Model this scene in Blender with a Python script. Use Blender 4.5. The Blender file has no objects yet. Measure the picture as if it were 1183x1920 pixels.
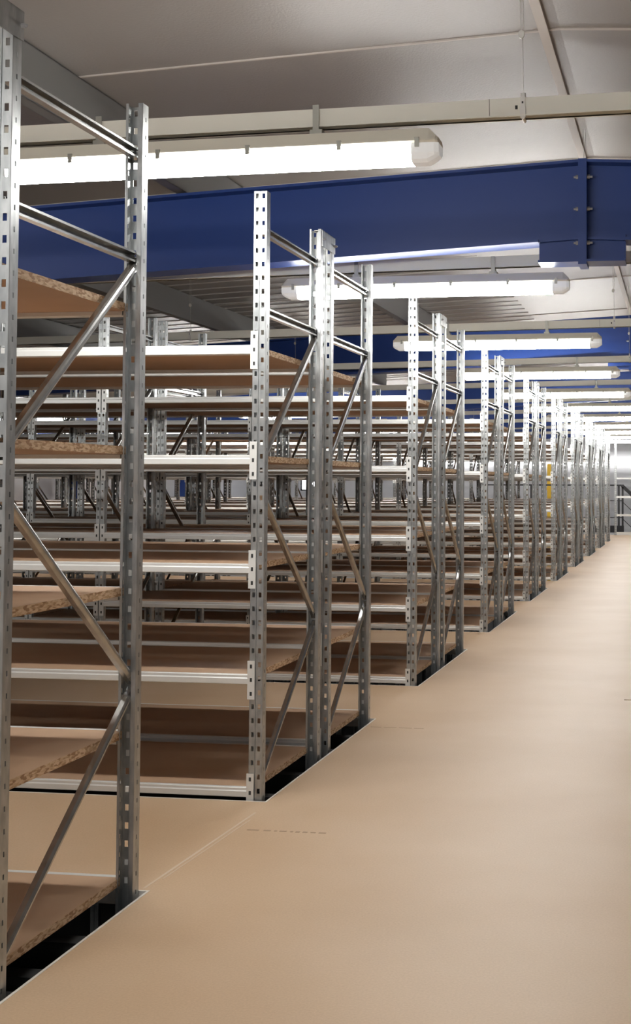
import bpy, bmesh, math, random
from mathutils import Vector, Matrix
from math import sin, cos, pi, radians as R_
random.seed(7)
SC = bpy.context.scene
COL = SC.collection

# ------------------------------------------------------------------ camera
W_PX, H_PX, F_PX = 1183.0, 1920.0, 2600.0
PPX, PPY = 867.95, 801.24
yaw, pitch, roll = 0.15785, 0.04101, 0.00356
CAM = Vector((1.4958, 0.0, 1.1336))
fw = Vector((-sin(yaw)*cos(pitch), cos(yaw)*cos(pitch), sin(pitch)))
rt = Vector((cos(yaw), sin(yaw), 0)); up = rt.cross(fw)
rt2 = cos(roll)*rt + sin(roll)*up; up2 = -sin(roll)*rt + cos(roll)*up
cd = bpy.data.cameras.new('camera'); cam = bpy.data.objects.new('camera', cd); COL.objects.link(cam)
cd.sensor_fit = 'HORIZONTAL'; cd.sensor_width = 36.0; cd.lens = 36.0*F_PX/W_PX
cd.shift_x = (W_PX/2-PPX)/W_PX; cd.shift_y = (PPY-H_PX/2)/W_PX
cd.clip_start = .05; cd.clip_end = 200
M = Matrix((rt2, up2, -fw)).transposed().to_4x4(); M.translation = CAM
cam.matrix_world = M
SC.camera = cam

# ------------------------------------------------------------------ world, exposure
LAMP = 26.0
wd = bpy.data.worlds.new('world'); SC.world = wd; wd.use_nodes = True
wd.node_tree.nodes['Background'].inputs[0].default_value = (.75, .85, 1, 1)
wd.node_tree.nodes['Background'].inputs[1].default_value = 0.4
vs = SC.view_settings
vs.view_transform = 'Standard'; vs.look = 'None'; vs.gamma = 1; vs.use_curve_mapping = False
vs.exposure = 1.2

# ------------------------------------------------------------------ materials
def mat(name, col, rough=.5, metal=0, emit=0, ecol=None, noise=None, bump=None, spec=None):
    m = bpy.data.materials.new(name); m.use_nodes = True
    nt = m.node_tree; b = nt.nodes['Principled BSDF']
    b.inputs['Base Color'].default_value = (*col, 1); b.inputs['Roughness'].default_value = rough
    b.inputs['Metallic'].default_value = metal
    if spec is not None: b.inputs['Specular IOR Level'].default_value = spec
    if emit:
        b.inputs['Emission Color'].default_value = (*(ecol or col), 1); b.inputs['Emission Strength'].default_value = emit
    tc = nt.nodes.new('ShaderNodeTexCoord')
    if noise:   # (scale, colour2, detail, lo, hi, stretch)
        sc, c2, det, lo, hi, st = noise
        mp = nt.nodes.new('ShaderNodeMapping'); mp.inputs['Scale'].default_value = st
        nt.links.new(tc.outputs['Object'], mp.inputs[0])
        n = nt.nodes.new('ShaderNodeTexNoise'); n.inputs['Scale'].default_value = sc; n.inputs['Detail'].default_value = det
        nt.links.new(mp.outputs[0], n.inputs['Vector'])
        r = nt.nodes.new('ShaderNodeValToRGB'); r.color_ramp.elements[0].position = lo; r.color_ramp.elements[1].position = hi
        r.color_ramp.elements[0].color = (*col, 1); r.color_ramp.elements[1].color = (*c2, 1)
        nt.links.new(n.outputs['Fac'], r.inputs[0]); nt.links.new(r.outputs[0], b.inputs['Base Color'])
    if bump:    # ('wave'|'noise', scale, strength, axis)
        kind, sc, st, ax = bump
        if kind == 'wave':
            t = nt.nodes.new('ShaderNodeTexWave'); t.bands_direction = ax; t.inputs['Scale'].default_value = sc
            t.inputs['Distortion'].default_value = 0
        else:
            t = nt.nodes.new('ShaderNodeTexNoise'); t.inputs['Scale'].default_value = sc; t.inputs['Detail'].default_value = 3
        nt.links.new(tc.outputs['Object'], t.inputs['Vector'])
        bp = nt.nodes.new('ShaderNodeBump'); bp.inputs['Strength'].default_value = st; bp.inputs['Distance'].default_value = .01
        nt.links.new(t.outputs['Fac'], bp.inputs['Height']); nt.links.new(bp.outputs[0], b.inputs['Normal'])
    return m

GALV = mat('galvanised_steel', (.33, .345, .35), .36, .85, noise=(38, (.50, .515, .515), 3, .35, .7, (1, 1, .35)))
GALV2 = mat('brace_steel', (.38, .385, .38), .27, .92, noise=(20, (.52, .52, .51), 2, .35, .7, (1, 1, 1)))
BEAMW = mat('beam_pale_grey_paint', (.70, .70, .68), .35, .15)
DARK = mat('slot_dark', (.03, .03, .03), .7)
BOARD = mat('chipboard_face', (.42, .27, .165), .55, 0, noise=(5, (.47, .31, .20), 4, .3, .7, (1, 1, 1)))
def chip_edge():
    m = mat('chipboard_edge', (.6, .42, .25), .8)
    nt = m.node_tree; b = nt.nodes['Principled BSDF']; tc = nt.nodes['Texture Coordinate']
    mp = nt.nodes.new('ShaderNodeMapping'); mp.inputs['Scale'].default_value = (.6, .6, 2.0); nt.links.new(tc.outputs['Object'], mp.inputs[0])
    v = nt.nodes.new('ShaderNodeTexVoronoi'); v.inputs['Scale'].default_value = 110; nt.links.new(mp.outputs[0], v.inputs['Vector'])
    r = nt.nodes.new('ShaderNodeValToRGB'); e = r.color_ramp.elements
    e[0].position = .1; e[0].color = (.40, .235, .13, 1); e[1].position = .8; e[1].color = (.74, .56, .38, 1)
    x = e.new(.4); x.color = (.60, .41, .24, 1)
    sp = nt.nodes.new('ShaderNodeSeparateColor'); nt.links.new(v.outputs['Color'], sp.inputs[0])
    nt.links.new(sp.outputs[0], r.inputs[0]); nt.links.new(r.outputs[0], b.inputs['Base Color'])
    return m
EDGE = chip_edge()
def deck_mat():
    m = mat('deck_chipboard', (.50, .37, .25), .5)
    nt = m.node_tree; b = nt.nodes['Principled BSDF']; tc = nt.nodes['Texture Coordinate']
    n1 = nt.nodes.new('ShaderNodeTexNoise'); n1.inputs['Scale'].default_value = 1.3; n1.inputs['Detail'].default_value = 4
    n2 = nt.nodes.new('ShaderNodeTexNoise'); n2.inputs['Scale'].default_value = 160; n2.inputs['Detail'].default_value = 3
    for n in (n1, n2): nt.links.new(tc.outputs['Object'], n.inputs['Vector'])
    r1 = nt.nodes.new('ShaderNodeValToRGB'); r1.color_ramp.elements[0].position = .3; r1.color_ramp.elements[1].position = .7
    r1.color_ramp.elements[0].color = (.53, .36, .215, 1); r1.color_ramp.elements[1].color = (.60, .435, .285, 1)
    r2 = nt.nodes.new('ShaderNodeValToRGB'); r2.color_ramp.elements[0].position = .3; r2.color_ramp.elements[1].position = .7
    r2.color_ramp.elements[0].color = (.90, .89, .88, 1); r2.color_ramp.elements[1].color = (1, 1, 1, 1)
    nt.links.new(n1.outputs['Fac'], r1.inputs[0]); nt.links.new(n2.outputs['Fac'], r2.inputs[0])
    mx = nt.nodes.new('ShaderNodeMix'); mx.data_type = 'RGBA'; mx.blend_type = 'MULTIPLY'; mx.inputs[0].default_value = 1
    nt.links.new(r1.outputs[0], mx.inputs[6]); nt.links.new(r2.outputs[0], mx.inputs[7]); nt.links.new(mx.outputs[2], b.inputs['Base Color'])
    return m
DECK = deck_mat()
RIM = mat('deck_rim', (.72, .68, .62), .5)
STAMP = mat('stamp_ink', (.36, .26, .17), .8)
SCUFF = mat('scuff_pale', (.60, .48, .36), .6)
CEIL = mat('ceiling_sheet', (.31, .295, .28), .42, .1, bump=('noise', 90, .12, None))
CEILR = mat('ceiling_rib', (.60, .59, .57), .35, .1)
SEAM = mat('ceiling_seam', (.56, .52, .48), .5)
PURL = mat('purlin_grey', (.22, .22, .215), .5, .3)
BLUE = mat('blue_paint', (.009, .045, .235), .42)
BOLT = mat('bolt_zinc', (.45, .47, .5), .4, .6)
WALL = mat('wall_white_panel', (.86, .86, .89), .55, bump=('wave', 1.6, .35, 'Z'))
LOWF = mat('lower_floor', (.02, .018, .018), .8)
JOIST = mat('joist_dark', (.035, .035, .035), .6)
CREAM = mat('fixture_housing', (.86, .84, .74), .45)
TRAYM = mat('tray_paint', (.84, .84, .77), .4)
TUBE = mat('lamp_cover_lit', (.95, .97, 1), .3, emit=LAMP, ecol=(1, .985, .95))
COVER = mat('lamp_cover_end', (.85, .88, .88), .15, emit=.1, ecol=(1, 1, 1))
CLIP = mat('clip_steel', (.38, .38, .34), .4, .5)
WIRE = mat('wire', (.7, .7, .66), .4, .4)
BLACK = mat('railing_dark', (.03, .03, .035), .5)
WHITE = mat('white_paint', (.8, .8, .78), .45)
YELL = mat('yellow_paint', (.80, .50, .04), .5)
SKY = mat('window_daylight', (1, 1, 1), .5, emit=6, ecol=(.93, .96, 1))
STRIP = mat('far_strip_lit', (1, 1, 1), .4, emit=2, ecol=(1, .99, .97))

# ------------------------------------------------------------------ mesh helpers
def box(bm, x0, x1, y0, y1, z0, z1, mi=0):
    v = [bm.verts.new(p) for p in ((x0,y0,z0),(x1,y0,z0),(x1,y1,z0),(x0,y1,z0),(x0,y0,z1),(x1,y0,z1),(x1,y1,z1),(x0,y1,z1))]
    for f in ((0,3,2,1),(4,5,6,7),(0,1,5,4),(1,2,6,5),(2,3,7,6),(3,0,4,7)):
        bm.faces.new([v[i] for i in f]).material_index = mi
def prism_x(bm, pts, x0, x1, mi=0, caps=True):          # closed profile (y,z) swept along x
    a = [bm.verts.new((x0, y, z)) for y, z in pts]; b = [bm.verts.new((x1, y, z)) for y, z in pts]
    n = len(pts)
    for i in range(n):
        j = (i+1) % n; bm.faces.new((a[i], a[j], b[j], b[i])).material_index = mi
    if caps:
        bm.faces.new(a[::-1]).material_index = mi; bm.faces.new(b).material_index = mi
def sweep(bm, pts, p0, p1, side, mi=0):                # closed profile (u,v) along p0->p1; u along 'side', v perpendicular
    p0 = Vector(p0); p1 = Vector(p1); d = (p1-p0).normalized(); s = Vector(side); s = (s-d*s.dot(d)).normalized(); t = d.cross(s)
    a = [bm.verts.new(p0+s*u+t*v) for u, v in pts]; b = [bm.verts.new(p1+s*u+t*v) for u, v in pts]
    n = len(pts)
    for i in range(n):
        j = (i+1) % n; bm.faces.new((a[i], a[j], b[j], b[i])).material_index = mi
    bm.faces.new(a[::-1]).material_index = mi; bm.faces.new(b).material_index = mi
def cyl(bm, p0, p1, r, n=10, mi=0):
    d = (Vector(p1)-Vector(p0)).normalized(); s = Vector((1,0,0)) if abs(d.x) < .9 else Vector((0,1,0))
    sweep(bm, [(r*cos(2*pi*i/n), r*sin(2*pi*i/n)) for i in range(n)], p0, p1, s, mi)
def finish(name, bm, *mats):
    bmesh.ops.recalc_face_normals(bm, faces=bm.faces)
    me = bpy.data.meshes.new(name); bm.to_mesh(me); bm.free()
    for m in mats: me.materials.append(m)
    return me
def put(name, me, parent=None, loc=(0,0,0), rot=None):
    o = bpy.data.objects.new(name, me); COL.objects.link(o); o.location = loc
    if rot: o.rotation_euler = rot
    if parent: o.parent = parent
    return o
def thing(name, label, cat, loc=(0,0,0), group=None):
    o = bpy.data.objects.new(name, None); COL.objects.link(o); o.location = loc; o.empty_display_size = .1
    o['label'] = label; o['category'] = cat
    if group: o['group'] = group
    return o
def tag(o, label, cat, group=None):
    o['label'] = label; o['category'] = cat
    if group: o['group'] = group
    return o
def struct(name, bm, *mats):
    o = put(name, finish(name, bm, *mats)); o['kind'] = 'structure'; return o

# ------------------------------------------------------------------ layout (metres)
PER, DEP, GAP, ROW0, BAY = 2.87875, 0.8035, 0.1359, 4.8411, 1.8635
HT, LOW = 2.2, -2.5
AIS = PER-2*DEP-GAP
LV = [.044, .446, .843, 1.236, 1.637]
racks = [ROW0-AIS-DEP]                                   # front-face Y of every rack, nearest first
for k in range(8):
    racks += [ROW0+PER*k, ROW0+PER*k+DEP+GAP]
racks.append(ROW0+PER*8)
LEFT, RIGHT, BACK, FAR = -10.95, 6.0, -4.0, 38.9
RIDGE, RZ, SL, RISE = 1.005, 2.752, .053, .235   # RZ: top of the blue beams at the ridge; the sheet lies RISE above on purlins
def bz(x): return RZ-SL*abs(x-RIDGE)
def cz(x): return bz(x)+RISE

# ------------------------------------------------------------------ floor
bm = bmesh.new(); T = .038
DE = .02
box(bm, DE, 1.182, BACK, 31.6, -T, 0)
box(bm, 1.182, RIGHT, BACK, 7.40, -T, 0); box(bm, 1.182, RIGHT, 7.425, 31.6, -T, 0)
box(bm, LEFT, DE, BACK, racks[0]-DEP-GAP-.02, -T, 0)
cross = [(racks[0]+DEP+.012, racks[1]-.02)]
for k in range(8):
    cross.append((racks[2*k+2]+DEP+.012, racks[2*k+3]-.02))
cross.append((racks[-1]+DEP+.012, 31.6))
for a, b in cross: box(bm, LEFT, DE, a, b, -T, 0)
struct('floor', bm, DECK)
bm = bmesh.new()
e = .006
segs = [(BACK, racks[0]-DEP-GAP-.02)]+cross
for i in range(len(segs)-1):
    y0 = segs[i][1]; y1 = segs[i+1][0]
    box(bm, DE-.001, DE+e, y0, y1, -T-.001, .0012)
    box(bm, LEFT, DE+e, y0-e, y0+.001, -T-.001, .0012)
    box(bm, LEFT, DE+e, y1-.001, y1+e, -T-.001, .0012)
box(bm, LEFT, RIGHT, 31.6, 31.75, -.12, .004)
struct('trim_1', bm, RIM)
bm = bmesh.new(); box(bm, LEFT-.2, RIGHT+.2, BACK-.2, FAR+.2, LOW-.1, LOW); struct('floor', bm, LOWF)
# printed stamps and scuffs on the deck boards
bm = bmesh.new()
x = .08
for w in (.05, .03, .012, .03, .012, .018, .02, .022, .03):
    box(bm, x, x+w*.8, 4.42, 4.432, 0, .0006); x += w+.006
x = .05
for w in (.05, .06, .06, .045): box(bm, x, x+w, 6.376, 6.380, 0, .0006); x += w+.012
o = put('printed_mark', finish('printed_mark', bm, STAMP)); o.parent = bpy.data.objects['floor']
bm = bmesh.new()
a, b = Vector((-.0, 3.74, 0)), Vector((.035, 4.66, 0))
sweep(bm, [(-.004,-.0004),(.004,-.0004),(.004,.0004),(-.004,.0004)], a, b, (1,0,0))
sweep(bm, [(-.002,-.0004),(.002,-.0004),(.002,.0004),(-.002,.0004)], a+Vector((.018,.1,0)), b+Vector((.014,-.1,0)), (1,0,0))
o = put('board_seam', finish('board_seam', bm, SCUFF)); o.parent = bpy.data.objects['floor']

# joists glimpsed in the slots between racks and aisle
def joist_mesh():
    bm = bmesh.new(); box(bm, -3.2, .5, -.03, -.024, -.16, -.041); box(bm, -3.2, .5, -.03, .03, -.05, -.041); box(bm, -3.2, .5, -.03, .03, -.16, -.15)
    return finish('floor_joist', bm, JOIST)
jm = joist_mesh()
for i, y in enumerate([3.02, 3.17, 3.42, 5.1, 5.5, 6.0, 6.35]):
    nm = ['nearest the camera', 'second from the camera', 'third from the camera'][i] if i < 3 else None
    tag(put('floor_joist', jm, None, (0, y, 0)),
        'dark joist under the deck beside the nearest rack, %s' % nm if nm else
        'dark steel joist seen in the floor slot beside the first back-to-back racks', 'joist', None if nm else 'joists under the first back-to-back racks')

# ------------------------------------------------------------------ walls
def wall(name, x0, x1, y0, y1, z1=2.9):
    bm = bmesh.new(); box(bm, x0, x1, y0, y1, LOW, z1); return struct(name, bm, WALL)
wall('wall_left', LEFT-.2, LEFT, BACK, FAR, 2.34)
wall('wall_right', RIGHT, RIGHT+.2, BACK, FAR, 2.71)
wall('wall_back', LEFT, RIGHT, BACK-.2, BACK, 2.2)
# far wall with a window opening
wx0, wx1, wz0, wz1 = -9.45, -8.75, .93, 1.42
bm = bmesh.new()
box(bm, LEFT, wx0, FAR, FAR+.2, LOW, 2.9); box(bm, wx1, RIGHT, FAR, FAR+.2, LOW, 2.9)
box(bm, wx0, wx1, FAR, FAR+.2, LOW, wz0); box(bm, wx0, wx1, FAR, FAR+.2, wz1, 2.9)
struct('wall_far', bm, WALL)
bm = bmesh.new()
for a, b, c, d in ((wx0, wx0+.04, wz0, wz1), (wx1-.04, wx1, wz0, wz1), (wx0, wx1, wz0, wz0+.04), (wx0, wx1, wz1-.04, wz1)):
    box(bm, a, b, FAR+.02, FAR+.1, c, d, 0)
box(bm, wx0+.04, wx1-.04, FAR+.08, FAR+.09, wz0+.04, wz1-.04, 1)
struct('window_1', bm, BLACK, SKY)

# ------------------------------------------------------------------ ceiling
bm = bmesh.new()
for xa, xb in ((LEFT-.2, RIDGE), (RIDGE, RIGHT+.2)):
    prism = [(xa, cz(xa)), (xb, cz(xb)), (xb, cz(xb)+.08), (xa, cz(xa)+.08)]
    a = [bm.verts.new((x, BACK-.2, z)) for x, z in prism]; b = [bm.verts.new((x, FAR+.2, z)) for x, z in prism]
    for i in range(4):
        j = (i+1) % 4; bm.faces.new((a[i], a[j], b[j], b[i]))
    bm.faces.new(a[::-1]); bm.faces.new(b)
struct('ceiling', bm, CEIL)
def slope_bar(bm, xa, xb, y0, y1, z0, z1, mi=0, under=False):       # bar along X that follows the roof slope; z offsets from the ceiling
    a = []; b = []
    for x, L in ((xa, a), (xb, b)):
        c = (bz if under else cz)(x)
        for y, z in ((y0, c+z0), (y1, c+z0), (y1, c+z1), (y0, c+z1)): L.append(bm.verts.new((x, y, z)))
    for i in range(4):
        j = (i+1) % 4; bm.faces.new((a[i], a[j], b[j], b[i])).material_index = mi
    bm.faces.new(a[::-1]).material_index = mi; bm.faces.new(b).material_index = mi
bm = bmesh.new()
for y in [-1.2, 1.05, 3.3, 5.55, 7.8, 10.05, 12.3, 14.55, 16.8, 19.05, 21.3, 23.5]:
    slope_bar(bm, LEFT, RIDGE, y, y+.012, -.006, .01); slope_bar(bm, RIDGE, RIGHT, y, y+.012, -.006, .01)
struct('trim_2', bm, SEAM)
bm = bmesh.new()
y = 10.4
while y < 21:
    slope_bar(bm, LEFT, -.1, y, y+.018, -.008, .01); y += .3
struct('trim_3', bm, CEILR)

# purlins and ridge strip
def yspans():
    ys = [BACK]+[6.9+6.4*i for i in range(-1, 6)]
    return ys
beamsY = [.5+6.4*i for i in range(0, 7)]
def purlin_mesh(L):
    bm = bmesh.new()
    box(bm, -.002, .002, 0, L, -.225, -.001); box(bm, -.06, .002, 0, L, -.225, -.221); box(bm, -.06, -.056, 0, L, -.225, -.205); box(bm, -.06, .002, 0, L, -.006, -.001)
    return finish('purlin', bm, PURL)
PM = {}
words = {-1.06: 'just left of the aisle', -2.77: 'second from the aisle', -4.5: 'third from the aisle', -6.2: 'fourth from the aisle'}
for px, w in words.items():
    for i, yb in enumerate(beamsY[:3]):
        L = 6.4; me = PM.setdefault(L, purlin_mesh(L))
        where = ['before the nearest blue beam', 'between the first two blue beams', 'behind the second blue beam'][i]
        if yb < 1 and px < -2: continue
        tag(put('purlin', me, None, (px, yb, cz(px)-.005)), 'grey roof purlin %s, %s' % (w, where), 'purlin', 'roof purlins')
bm = bmesh.new()
box(bm, RIDGE-.085, RIDGE-.045, BACK, FAR, RZ+RISE-.02, RZ+RISE+.01)
struct('trim_4', bm, SEAM)

# ------------------------------------------------------------------ blue portal beams
def half_prism(bm, xa, xb, y0, y1, top, bot, mi=0):    # piece of rafter between xa and xb; top/bot offsets from ceiling
    slope_bar(bm, xa, xb, y0, y1, bot, top, mi)
def portal_meshes():
    H = .395
    d = {}
    bm = bmesh.new()
    for xa, xb in ((LEFT, RIDGE), (RIDGE, RIGHT)): slope_bar(bm, xa, xb, -.005, .005, -H+.005, -.002, under=True)
    d['web'] = finish('web', bm, BLUE)
    for nm, z0, z1 in (('top_flange', -.02, -.006), ('bottom_flange', -H-.008, -H+.006)):
        bm = bmesh.new()
        for xa, xb in ((LEFT, RIDGE-.22 if nm[0] == 'b' else RIDGE), (RIDGE+.21 if nm[0] == 'b' else RIDGE, RIGHT)):
            slope_bar(bm, xa, xb, -.085, .085, z0, z1, under=True)
        d[nm] = finish(nm, bm, BLUE)
    bm = bmesh.new()
    box(bm, RIDGE-.22, RIDGE+.21, -.02, .02, RZ-.51, RZ-H+.02); box(bm, RIDGE-.22, RIDGE+.21, -.085, .085, RZ-.517, RZ-.505)
    slope_bar(bm, RIDGE-.22, RIDGE, -.05, .05, -H-.004, -H+.006, under=True); slope_bar(bm, RIDGE, RIDGE+.21, -.05, .05, -H-.004, -H+.006, under=True)
    d['haunch'] = finish('haunch', bm, BLUE)
    bm = bmesh.new(); box(bm, RIDGE-.021, RIDGE+.021, -.088, .088, RZ-.53, RZ-.004); d['splice_plate'] = finish('splice_plate', bm, BLUE)
    bm = bmesh.new()
    sweep(bm, [(.011*cos(i*pi/3), .011*sin(i*pi/3)) for i in range(6)], (-.035, 0, 0), (.035, 0, 0), (0, 1, 0))
    sweep(bm, [(.006*cos(i*pi/4), .006*sin(i*pi/4)) for i in range(8)], (-.045, 0, 0), (.048, 0, 0), (0, 1, 0))
    d['bolt'] = finish('bolt', bm, BOLT)
    return d
pmesh = portal_meshes()
ordw = ['nearest', 'second', 'third', 'fourth', 'fifth', 'sixth', 'seventh', 'eighth', 'ninth', 'tenth']
for i, y in enumerate([6.9+6.4*k for k in range(5)]):
    t = thing('roof_beam', 'blue painted steel roof beam across the hall, %s from the camera' % ordw[i], 'beam', (0, y, 0), 'blue roof beams')
    for nm in ('web', 'top_flange', 'bottom_flange', 'haunch', 'splice_plate'): put(nm, pmesh[nm], t)
    if i < 2:
        for z in (-.09, -.25, -.42):
            put('bolt', pmesh['bolt'], t, (RIDGE, -.055, RZ+z))
# blue columns by the left wall
bm = bmesh.new()
box(bm, -.14, .14, -.1, -.088, LOW, 2.1); box(bm, -.14, .14, .088, .1, LOW, 2.1); box(bm, -.006, .006, -.088, .088, LOW, 2.1)
colm = finish('steel_column', bm, BLUE)
for y, w in ((26.1, 'nearer of the two, at the left end of the racks'), (32.5, 'farther of the two, seen between shelf levels')):
    tag(put('steel_column', colm, None, (LEFT+.42, y, 0)), 'blue steel column by the left wall, %s' % w, 'column', 'blue columns')

# ------------------------------------------------------------------ rack parts
def post_mesh(flip, name):
    """C-shaped perforated upright. Outer face on y=0, sides towards +y, right edge x=0."""
    bm = bmesh.new(); Wd, D = .05, .042
    zs = []
    n = 44
    k0 = [HT-.018-.05*k for k in range(n)]
    hh = .0088
    # path points of the profile and whether a hole column lies in each strip
    path = [(-.013, D), (-.0008, D), (0, D-.001),                       # right lip
            (0, .023), (0, .017),                                       # side hole between
            (0, .001), (-.001, 0),
            (-.0078, 0), (-.0182, 0), (-.0225, 0), (-.0235, .0028), (-.0265, .0028), (-.0275, 0), (-.0318, 0), (-.0422, 0),
            (-Wd+.001, 0), (-Wd, .001), (-Wd, .017), (-Wd, .023), (-Wd, D-.001), (-Wd+.0008, D), (-Wd+.008, D)]
    holes_front = {7, 13}; holes_side = {3, 17}
    cuts = {HT, 0.0}
    for z in k0:
        cuts.add(z+hh); cuts.add(z-hh)
    cuts = sorted([c for c in cuts if c >= 0], reverse=True)
    side_c = set()
    for z in k0: side_c |= {round(z-.025+.006, 5), round(z-.025-.006, 5)}
    allc = sorted({round(c, 5) for c in cuts} | {c for c in side_c if c > 0}, reverse=True)
    if flip: path = [(x, -y) for x, y in path]
    grid = [[bm.verts.new((x, y, z)) for x, y in path] for z in allc]
    for r in range(len(allc)-1):
        zm = (allc[r]+allc[r+1])/2
        inf = any(abs(zm-z) < hh for z in k0); ins = any(abs(zm-(z-.025)) < .006 for z in k0)
        for c in range(len(path)-1):
            if inf and c in holes_front: continue
            if ins and c in holes_side: continue
            bm.faces.new((grid[r][c], grid[r][c+1], grid[r+1][c+1], grid[r+1][c]))
    low = [bm.verts.new((x, y, LOW)) for x, y in path]
    for c in range(len(path)-1): bm.faces.new((grid[-1][c], grid[-1][c+1], low[c+1], low[c]))
    bmesh.ops.remove_doubles(bm, verts=bm.verts, dist=1e-6)
    bmesh.ops.recalc_face_normals(bm, faces=bm.faces)
    bmesh.ops.solidify(bm, geom=bm.faces[:], thickness=.0016)
    return finish(name, bm, GALV)
POSTF = post_mesh(False, 'upright_post_front'); POSTB = post_mesh(True, 'upright_post_rear')

# brace: small C channel, open to +x (lips visible) / closed side to +x
def cprof(w, d, t, l=.006):
    h = w/2
    return [(0, -h), (d, -h), (d, -h+l), (d-t, -h+l), (d-t, -h+t), (t, -h+t), (t, h-t), (d-t, h-t), (d-t, h-l), (d, h-l), (d, h), (0, h)]
def brace(p0, p1, openx, name, w=.030):
    bm = bmesh.new()
    pr = cprof(w, .02, .002)
    if not openx:
        # rounded closed side
        h = w/2
        pr = [(-.010, -h), (.004, -h), (.008, -h+.004), (.010, -h*.3), (.010, h*.3), (.008, h-.004), (.004, h), (-.010, h), (-.010, h-.003), (.001, h-.003), (.006, h*.3), (.006, -h*.3), (.001, -h+.003), (-.010, -h+.003)]
    else:
        pr = [(u-.010, v) for u, v in pr]
    sweep(bm, pr, p0, p1, (1, 0, 0))
    return finish(name, bm, GALV2)
bx = -.025
BR = []
for z0, z1, op, nm in ((2.06, 2.06, True, 'horizontal_brace'), (1.765, 1.765, True, 'horizontal_brace')):
    BR.append((nm, brace((bx, .006, z0), (bx, DEP-.006, z1), op, nm)))
BR.append(('diagonal_brace', brace((bx+.002, DEP-.012, 1.755), (bx+.002, .012, 1.195), False, 'diagonal_brace', .027)))
BR.append(('diagonal_brace', brace((bx+.002, .012, 1.12), (bx+.002, DEP-.012, .585), False, 'diagonal_brace', .024)))
BR.append(('diagonal_brace', brace((bx+.002, DEP-.012, .56), (bx+.002, .012, .03), False, 'diagonal_brace', .020)))

# beam (step profile) spanning one bay, front facing -y ; origin at frame right edge, top of beam z=0
BX0, BX1 = -.054, -BAY+.004
def beam_mesh(flip, name, conn):
    bm = bmesh.new(); s = -1 if flip else 1
    pr = [(-.004, -.034), (-.006, -.032), (-.006, -.014), (-.003, -.010), (-.003, -.002), (-.001, 0), (.019, 0), (.020, -.002), (.020, -.023), (.042, -.023), (.042, -.034)]
    prism_x(bm, [(s*y, z) for y, z in pr], BX0, BX1)
    if conn: add_conn(bm, s, -.056, -.029, 0); add_conn(bm, s, -BAY-.021, -BAY+.006, 0)
    return finish(name, bm, BEAMW, DARK)
def add_conn(bm, s, xa, xb, mi):
    ya, yb = sorted((-s*.0055, -s*.0025)); box(bm, xa, xb, ya, yb, -.088, .050, mi)
    inner = xa if xa > -1 else xb
    for z in (.030, -.018, -.068):
        xm = (xa+xb)/2; y2, y3 = sorted((-s*.0062, -s*.0054)); box(bm, xm-.004, xm+.004, y2, y3, z-.007, z+.007, 1)
def conn_mesh(flip, left, name):
    bm = bmesh.new(); s = -1 if flip else 1
    if left: add_conn(bm, s, -BAY-.021, -BAY+.006, 0)
    else: add_conn(bm, s, -.056, -.029, 0)
    return finish(name, bm, BEAMW, DARK)
BEAMF = beam_mesh(False, 'beam', False); BEAMB = beam_mesh(True, 'beam', False)
BEAMFC = beam_mesh(False, 'beam', True); BEAMBC = beam_mesh(True, 'beam', True)
CONN = {(f, l): conn_mesh(f, l, 'beam_connector') for f in (False, True) for l in (False, True)}
# shelf board: top/bottom face + chip edge
def board_mesh():
    bm = bmesh.new(); x1, x0 = -.046, -BAY-.030
    box(bm, x0+.004, x1, .0212, DEP-.0212, -.0225, .0)
    bm.faces.ensure_lookup_table()
    for f in bm.faces:
        f.normal_update(); f.material_index = 1 if abs(f.normal.z) < .5 else 0
    return finish('shelf_board', bm, BOARD, EDGE)
BOARDM = board_mesh()

pairw = ['first', 'second', 'third', 'fourth', 'fifth', 'sixth', 'seventh', 'eighth']
for i, y0 in enumerate(racks):
    if i == 0: lab = 'galvanised steel shelving rack nearest the camera, at the left edge of the photo'
    elif i == len(racks)-1: lab = 'farthest steel shelving rack, standing single at the far end of the aisle'
    else:
        lab = 'galvanised shelving rack, %s of the %s back-to-back pair past the nearest cross aisle' % ('front' if i % 2 else 'rear', pairw[(i-1)//2])
    root = thing('shelving_rack', lab, 'shelving rack', (0, y0, 0), 'rows of steel shelving racks')
    vis = .4925*(y0+DEP)-1.5+.35
    n = max(1, min(5, math.ceil(vis/BAY)))
    near = i <= 6
    for f in range(n+1):
        fx = -BAY*f
        put('upright_post', POSTF, root, (fx, 0, 0)); put('upright_post', POSTB, root, (fx, DEP, 0))
        for nm, me in BR: put(nm, me, root, (fx, 0, 0))
    for b in range(n):
        fx = -BAY*b
        for li, z in enumerate(LV):
            for fl, yy in ((False, 0), (True, DEP)):
                if near:
                    o = put('beam', BEAMB if fl else BEAMF, root, (fx, yy, z))
                    put('beam_connector', CONN[(fl, False)], o); put('beam_connector', CONN[(fl, True)], o)
                else:
                    put('beam', BEAMBC if fl else BEAMFC, root, (fx, yy, z))
            put('shelf_board', BOARDM, root, (fx, 0, z))

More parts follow.
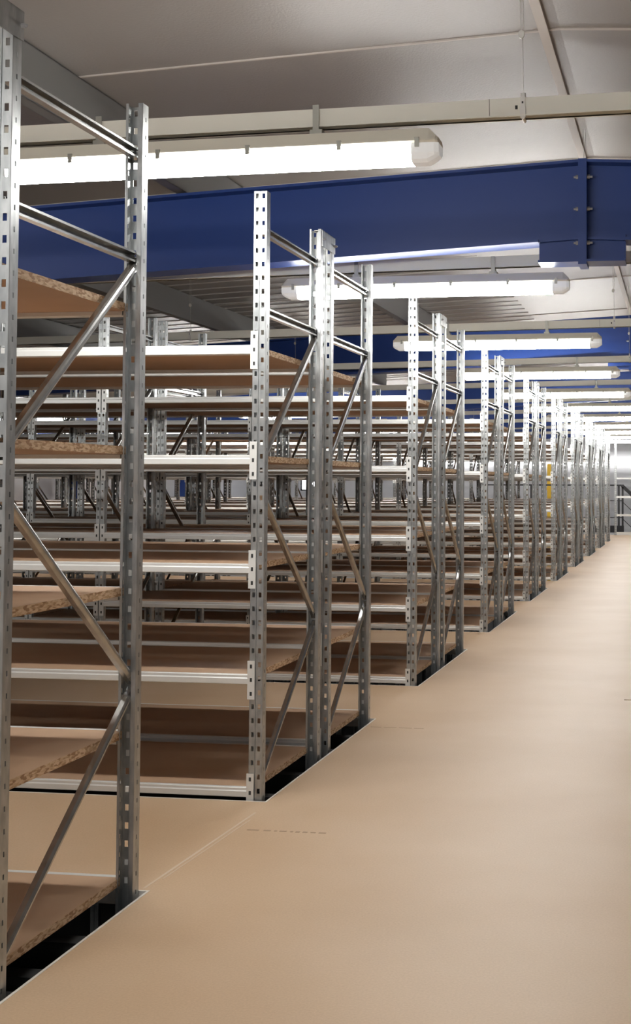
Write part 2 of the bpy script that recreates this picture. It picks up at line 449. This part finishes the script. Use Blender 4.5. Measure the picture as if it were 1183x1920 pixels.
# plates tying the back-to-back frames at the top
def tie_mesh():
    bm = bmesh.new()
    L0, L1 = -.04, GAP+.04
    box(bm, .0025, .0055, L0, L1, -.068, .0); box(bm, -.03, .0055, L0, L1, -.003, 0)
    me = finish('tie_plate', bm, GALV); return me
tm = tie_mesh()
bm = bmesh.new(); sweep(bm, [(.006*cos(i*pi/3), .006*sin(i*pi/3)) for i in range(6)], (-.003, 0, 0), (.011, 0, 0), (0, 1, 0)); cyl(bm, (.0, 0, 0), (.015, 0, 0), .0035, 8)
boltm = finish('bolt', bm, BOLT)
tl = [racks[0]-GAP]+[racks[2*k+1]+DEP for k in range(8)]
for i, y in enumerate(tl):
    o = put('tie_plate', tm, None, (0, y, HT+(.012 if i == 0 else -.004)))
    w = 'at the top left corner of the photo' if i == 0 else 'on the upright tops of the %s back-to-back pair of racks' % pairw[i-1]
    tag(o, 'galvanised tie plate %s' % w, 'plate', 'tie plates on the racks')
    put('bolt', boltm, o, (.004, GAP+.028, -.036)); 
    if i: put('bolt', boltm, o, (.004, -.028, -.036))

# ------------------------------------------------------------------ cable trays and lamps
def tray_meshes():
    d = {}
    bm = bmesh.new()
    box(bm, LEFT, RIGHT, -.024, -.0225, 0, .058); box(bm, LEFT, RIGHT, .0225, .024, 0, .058); box(bm, LEFT, RIGHT, -.024, .024, .056, .058)
    box(bm, LEFT, RIGHT, -.030, -.0225, 0, .004); box(bm, LEFT, RIGHT, .0225, .030, 0, .004)
    d['rail'] = finish('rail', bm, TRAYM)
    bm = bmesh.new(); box(bm, -.0006, .0006, -.0250, -.0235, .002, .058); box(bm, .085-.004, .085+.004, -.0250, -.0235, .022, .034)
    d['joint'] = finish('rail_joint', bm, DARK)
    bm = bmesh.new()
    box(bm, -.007, .007, -.028, .028, .012, .060); box(bm, -.009, .009, -.030, -.020, -.004, .03)
    cyl(bm, (0, -.026, -.004), (0, .026, -.004), .006, 8); cyl(bm, (0, 0, .055), (0, 0, .078), .008, 10)
    box(bm, -.0025, .0025, -.0312, -.0298, .038, .044, 1)
    d['clamp'] = finish('suspension_clamp', bm, WHITE, DARK)
    return d
tray = tray_meshes()
def fixture_meshes():
    d = {}; Lh = .765
    def loft(bm, secs, mi=0):                          # list of (x, profile)
        rings = [[bm.verts.new((x, y, z)) for y, z in p] for x, p in secs]
        n = len(rings[0])
        for a, b in zip(rings, rings[1:]):
            for i in range(n):
                j = (i+1) % n; bm.faces.new((a[i], a[j], b[j], b[i])).material_index = mi
        bm.faces.new(rings[0][::-1]).material_index = mi; bm.faces.new(rings[-1]).material_index = mi
    def hp(s, zt): return [(-.048*s, .060), (-.052*s, .066), (-.050*s, .072), (-.034*s, zt), (.034*s, zt), (.050*s, .072), (.052*s, .066), (.048*s, .060)]
    bm = bmesh.new(); loft(bm, [(-Lh, hp(.9, .078)), (-Lh+.008, hp(1, .085)), (-Lh+.03, hp(1, .108)), (Lh-.03, hp(1, .108)), (Lh-.008, hp(1, .085)), (Lh, hp(.9, .078))])
    d['housing'] = finish('housing', bm, CREAM)
    def cp(s, zb): return [(-.047*s, .060), (-.046*s, .030), (-.040*s, .010+zb), (-.026*s, .001+zb), (.026*s, .001+zb), (.040*s, .010+zb), (.046*s, .030), (.047*s, .060)]
    bm = bmesh.new(); loft(bm, [(-Lh+.085, cp(1, 0)), (Lh-.085, cp(1, 0))]); d['cover'] = finish('lamp_cover', bm, TUBE)
    for s, nm in ((1, 'end_r'), (-1, 'end_l')):
        bm = bmesh.new(); loft(bm, [(s*(Lh-.085), cp(1, 0)), (s*(Lh-.035), cp(1, 0)), (s*(Lh-.012), cp(.97, .012)), (s*(Lh+.002), cp(.8, .022))])
        d[nm] = finish('cover_end', bm, COVER)
    bm = bmesh.new()
    box(bm, -.007, .007, -.055, -.049, .046, .076); box(bm, -.007, .007, .049, .055, .046, .076)
    d['clip'] = finish('cover_clip', bm, CLIP)
    bm = bmesh.new()
    box(bm, -.010, .010, -.034, -.0315, .12, .20); box(bm, -.010, .010, .0245, .028, .12, .20); box(bm, -.020, .020, -.034, .034, .108, .121)
    d['bracket'] = finish('hanging_bracket', bm, CLIP)
    return d
fx = fixture_meshes()
fw_ = ['behind the camera', 'just above the camera', 'nearest visible, cut by the left edge', 'second visible from the camera',
       'third visible from the camera', 'fourth visible from the camera', 'fifth visible from the camera', 'sixth visible from the camera', 'seventh visible from the camera',
       'eighth visible from the camera', 'ninth visible from the camera', 'tenth visible from the camera', 'added to light the far wall']
YF = ROW0-AIS/2
for k in range(-2, 11):  # the last row's aisle lamp is added to light the far wall
    y = YF+PER*k; w = fw_[k+2]
    tilt = .016
    tz = 2.258
    t = thing('cable_tray', 'pale cable rail under the ceiling carrying the lamp %s' % w, 'cable rail', (RIDGE, y, tz+(.022 if k == 0 else .014)), 'cable rails across the ceiling')
    t.rotation_euler = (0, -tilt, 0)
    put('rail', tray['rail'], t, (-RIDGE, 0, 0))
    if k in (0, 1, 2): put('rail_joint', tray['joint'], t, (-.105, 0, 0))
    for sx in (0, -3.2, -6.4):
        put('suspension_clamp', tray['clamp'], t, (sx, 0, 0))
        top = cz(RIDGE+sx)-tz-.05
        bm = bmesh.new(); cyl(bm, (sx, 0, .07), (sx, 0, .26), .0012, 6)
        cyl(bm, (sx-.005, 0, .27), (sx-.008, 0, top+.03), .0012, 6); cyl(bm, (sx+.004, 0, .27), (sx+.002, 0, top+.03), .0012, 6)
        sweep(bm, [(.010*cos(a*pi/4), .014*sin(a*pi/4)) for a in range(8)], (sx-.004, -.005, .265), (sx-.004, .005, .265), (1, 0, 0))
        put('hanging_wire', finish('hanging_wire', bm, WIRE), t)
    cx = -.025 if k == 0 else .148
    f = thing('fluorescent_lamp', 'white fluorescent light fixture beside the main aisle, %s' % w, 'light fixture', (cx, y, 2.120+(.014 if k == 0 else 0)), 'fluorescent lamps over the cross aisles')
    f.rotation_euler = (0, -(.012 if k == 0 else .004), 0)
    put('housing', fx['housing'], f); put('lamp_cover', fx['cover'], f); put('cover_end', fx['end_r'], f); put('cover_end', fx['end_l'], f)
    for s in (-.70, -.45, -.15, .15, .45, .70): put('cover_clip', fx['clip'], f, (s, 0, 0))
    for s in (-.36, .37): put('hanging_bracket', fx['bracket'], f, (s, 0, 0))
    if k in (-1, 0) or k >= 4:  # the nearest left lamps are out of view, added to brighten the foreground
        for lx, lw in ((-3.9, 'in the middle of the racks'), (-7.9, 'by the left wall')):
            g = thing('fluorescent_lamp', 'white fluorescent light fixture %s, %s' % (lw, 'far ones glimpsed, nearest added unseen'), 'light fixture', (lx, y, 2.12-.014*(1-lx)), 'fluorescent lamps %s' % lw)
            g.rotation_euler = (0, -.012, 0)
            for nm, key in (('housing', 'housing'), ('lamp_cover', 'cover'), ('cover_end', 'end_r'), ('cover_end', 'end_l')): put(nm, fx[key], g)
            for s in (-.36, .37): put('hanging_bracket', fx['bracket'], g, (s, 0, 0))

# ------------------------------------------------------------------ far end of the deck
g = thing('guard_rail', 'white steel guard rail closing the far end of the aisle, with tall perforated post', 'railing', (0, 31.5, 0))
put('post', POSTF, g)
for z, h in ((1.278, .03), (.857, .045), (.449, .045), (.03, .075)):
    bm = bmesh.new(); box(bm, 0, 4.0, -.03, 0, z-h/2, z+h/2); put('rail', finish('rail', bm, WHITE), g)
bm = bmesh.new(); box(bm, .02, .12, -.05, .04, -.038, .0); put('foot_plate', finish('foot_plate', bm, BLACK), g)
g = thing('stair_railing', 'dark stair railing sloping down beyond the white guard rail', 'railing', (0, 33.0, 0))
bm = bmesh.new(); box(bm, -3.4, .05, -.02, .02, 1.105, 1.14); sweep(bm, [(-.02,-.04),(.02,-.04),(.02,.04),(-.02,.04)], (.05, 0, 1.12), (1.3, 0, -.05), (0, 1, 0))
put('handrail', finish('handrail', bm, BLACK), g)
for x in (-3.35, -2.1, -.9, -.02, .07):
    bm = bmesh.new(); box(bm, x-.022, x+.022, -.02, .02, LOW, 1.11 if x < .06 else 1.08); put('post', finish('post', bm, BLACK), g)
bm = bmesh.new(); box(bm, -3.4, .1, -.03, .02, .005, .17); put('toe_board', finish('toe_board', bm, BLACK), g)
for z in (.35, .75):
    bm = bmesh.new(); box(bm, -3.4, .05, -.008, .008, z, z+.016); sweep(bm, [(-.008,-.008),(.008,-.008),(.008,.008),(-.008,.008)], (.05, 0, z), (1.0, 0, z-.93), (0, 1, 0))
    put('mid_rail', finish('mid_rail', bm, BLACK), g)
bm = bmesh.new(); box(bm, -.06, .06, -.06, .06, LOW, 1.64); box(bm, -.075, .075, -.075, .075, 1.0, 1.06)
tag(put('yellow_post', finish('yellow_post', bm, YELL), None, (-1.75, 34.0, 0)), 'yellow upright post beyond the racks near the far wall', 'post')
bm = bmesh.new(); box(bm, -1.3, 1.3, -.05, .05, 0, .13)
sm = finish('strip_light', bm, STRIP)
for x, w in ((-5.2, 'leftmost, mostly hidden behind uprights'), (-2.5, 'middle one'), (.2, 'rightmost, at the right edge of the photo')):
    tag(put('strip_light', sm, None, (x, FAR-.07, 1.70)), 'long bright light strip on the far wall, %s' % w, 'light fixture', 'strip lights on the far wall')
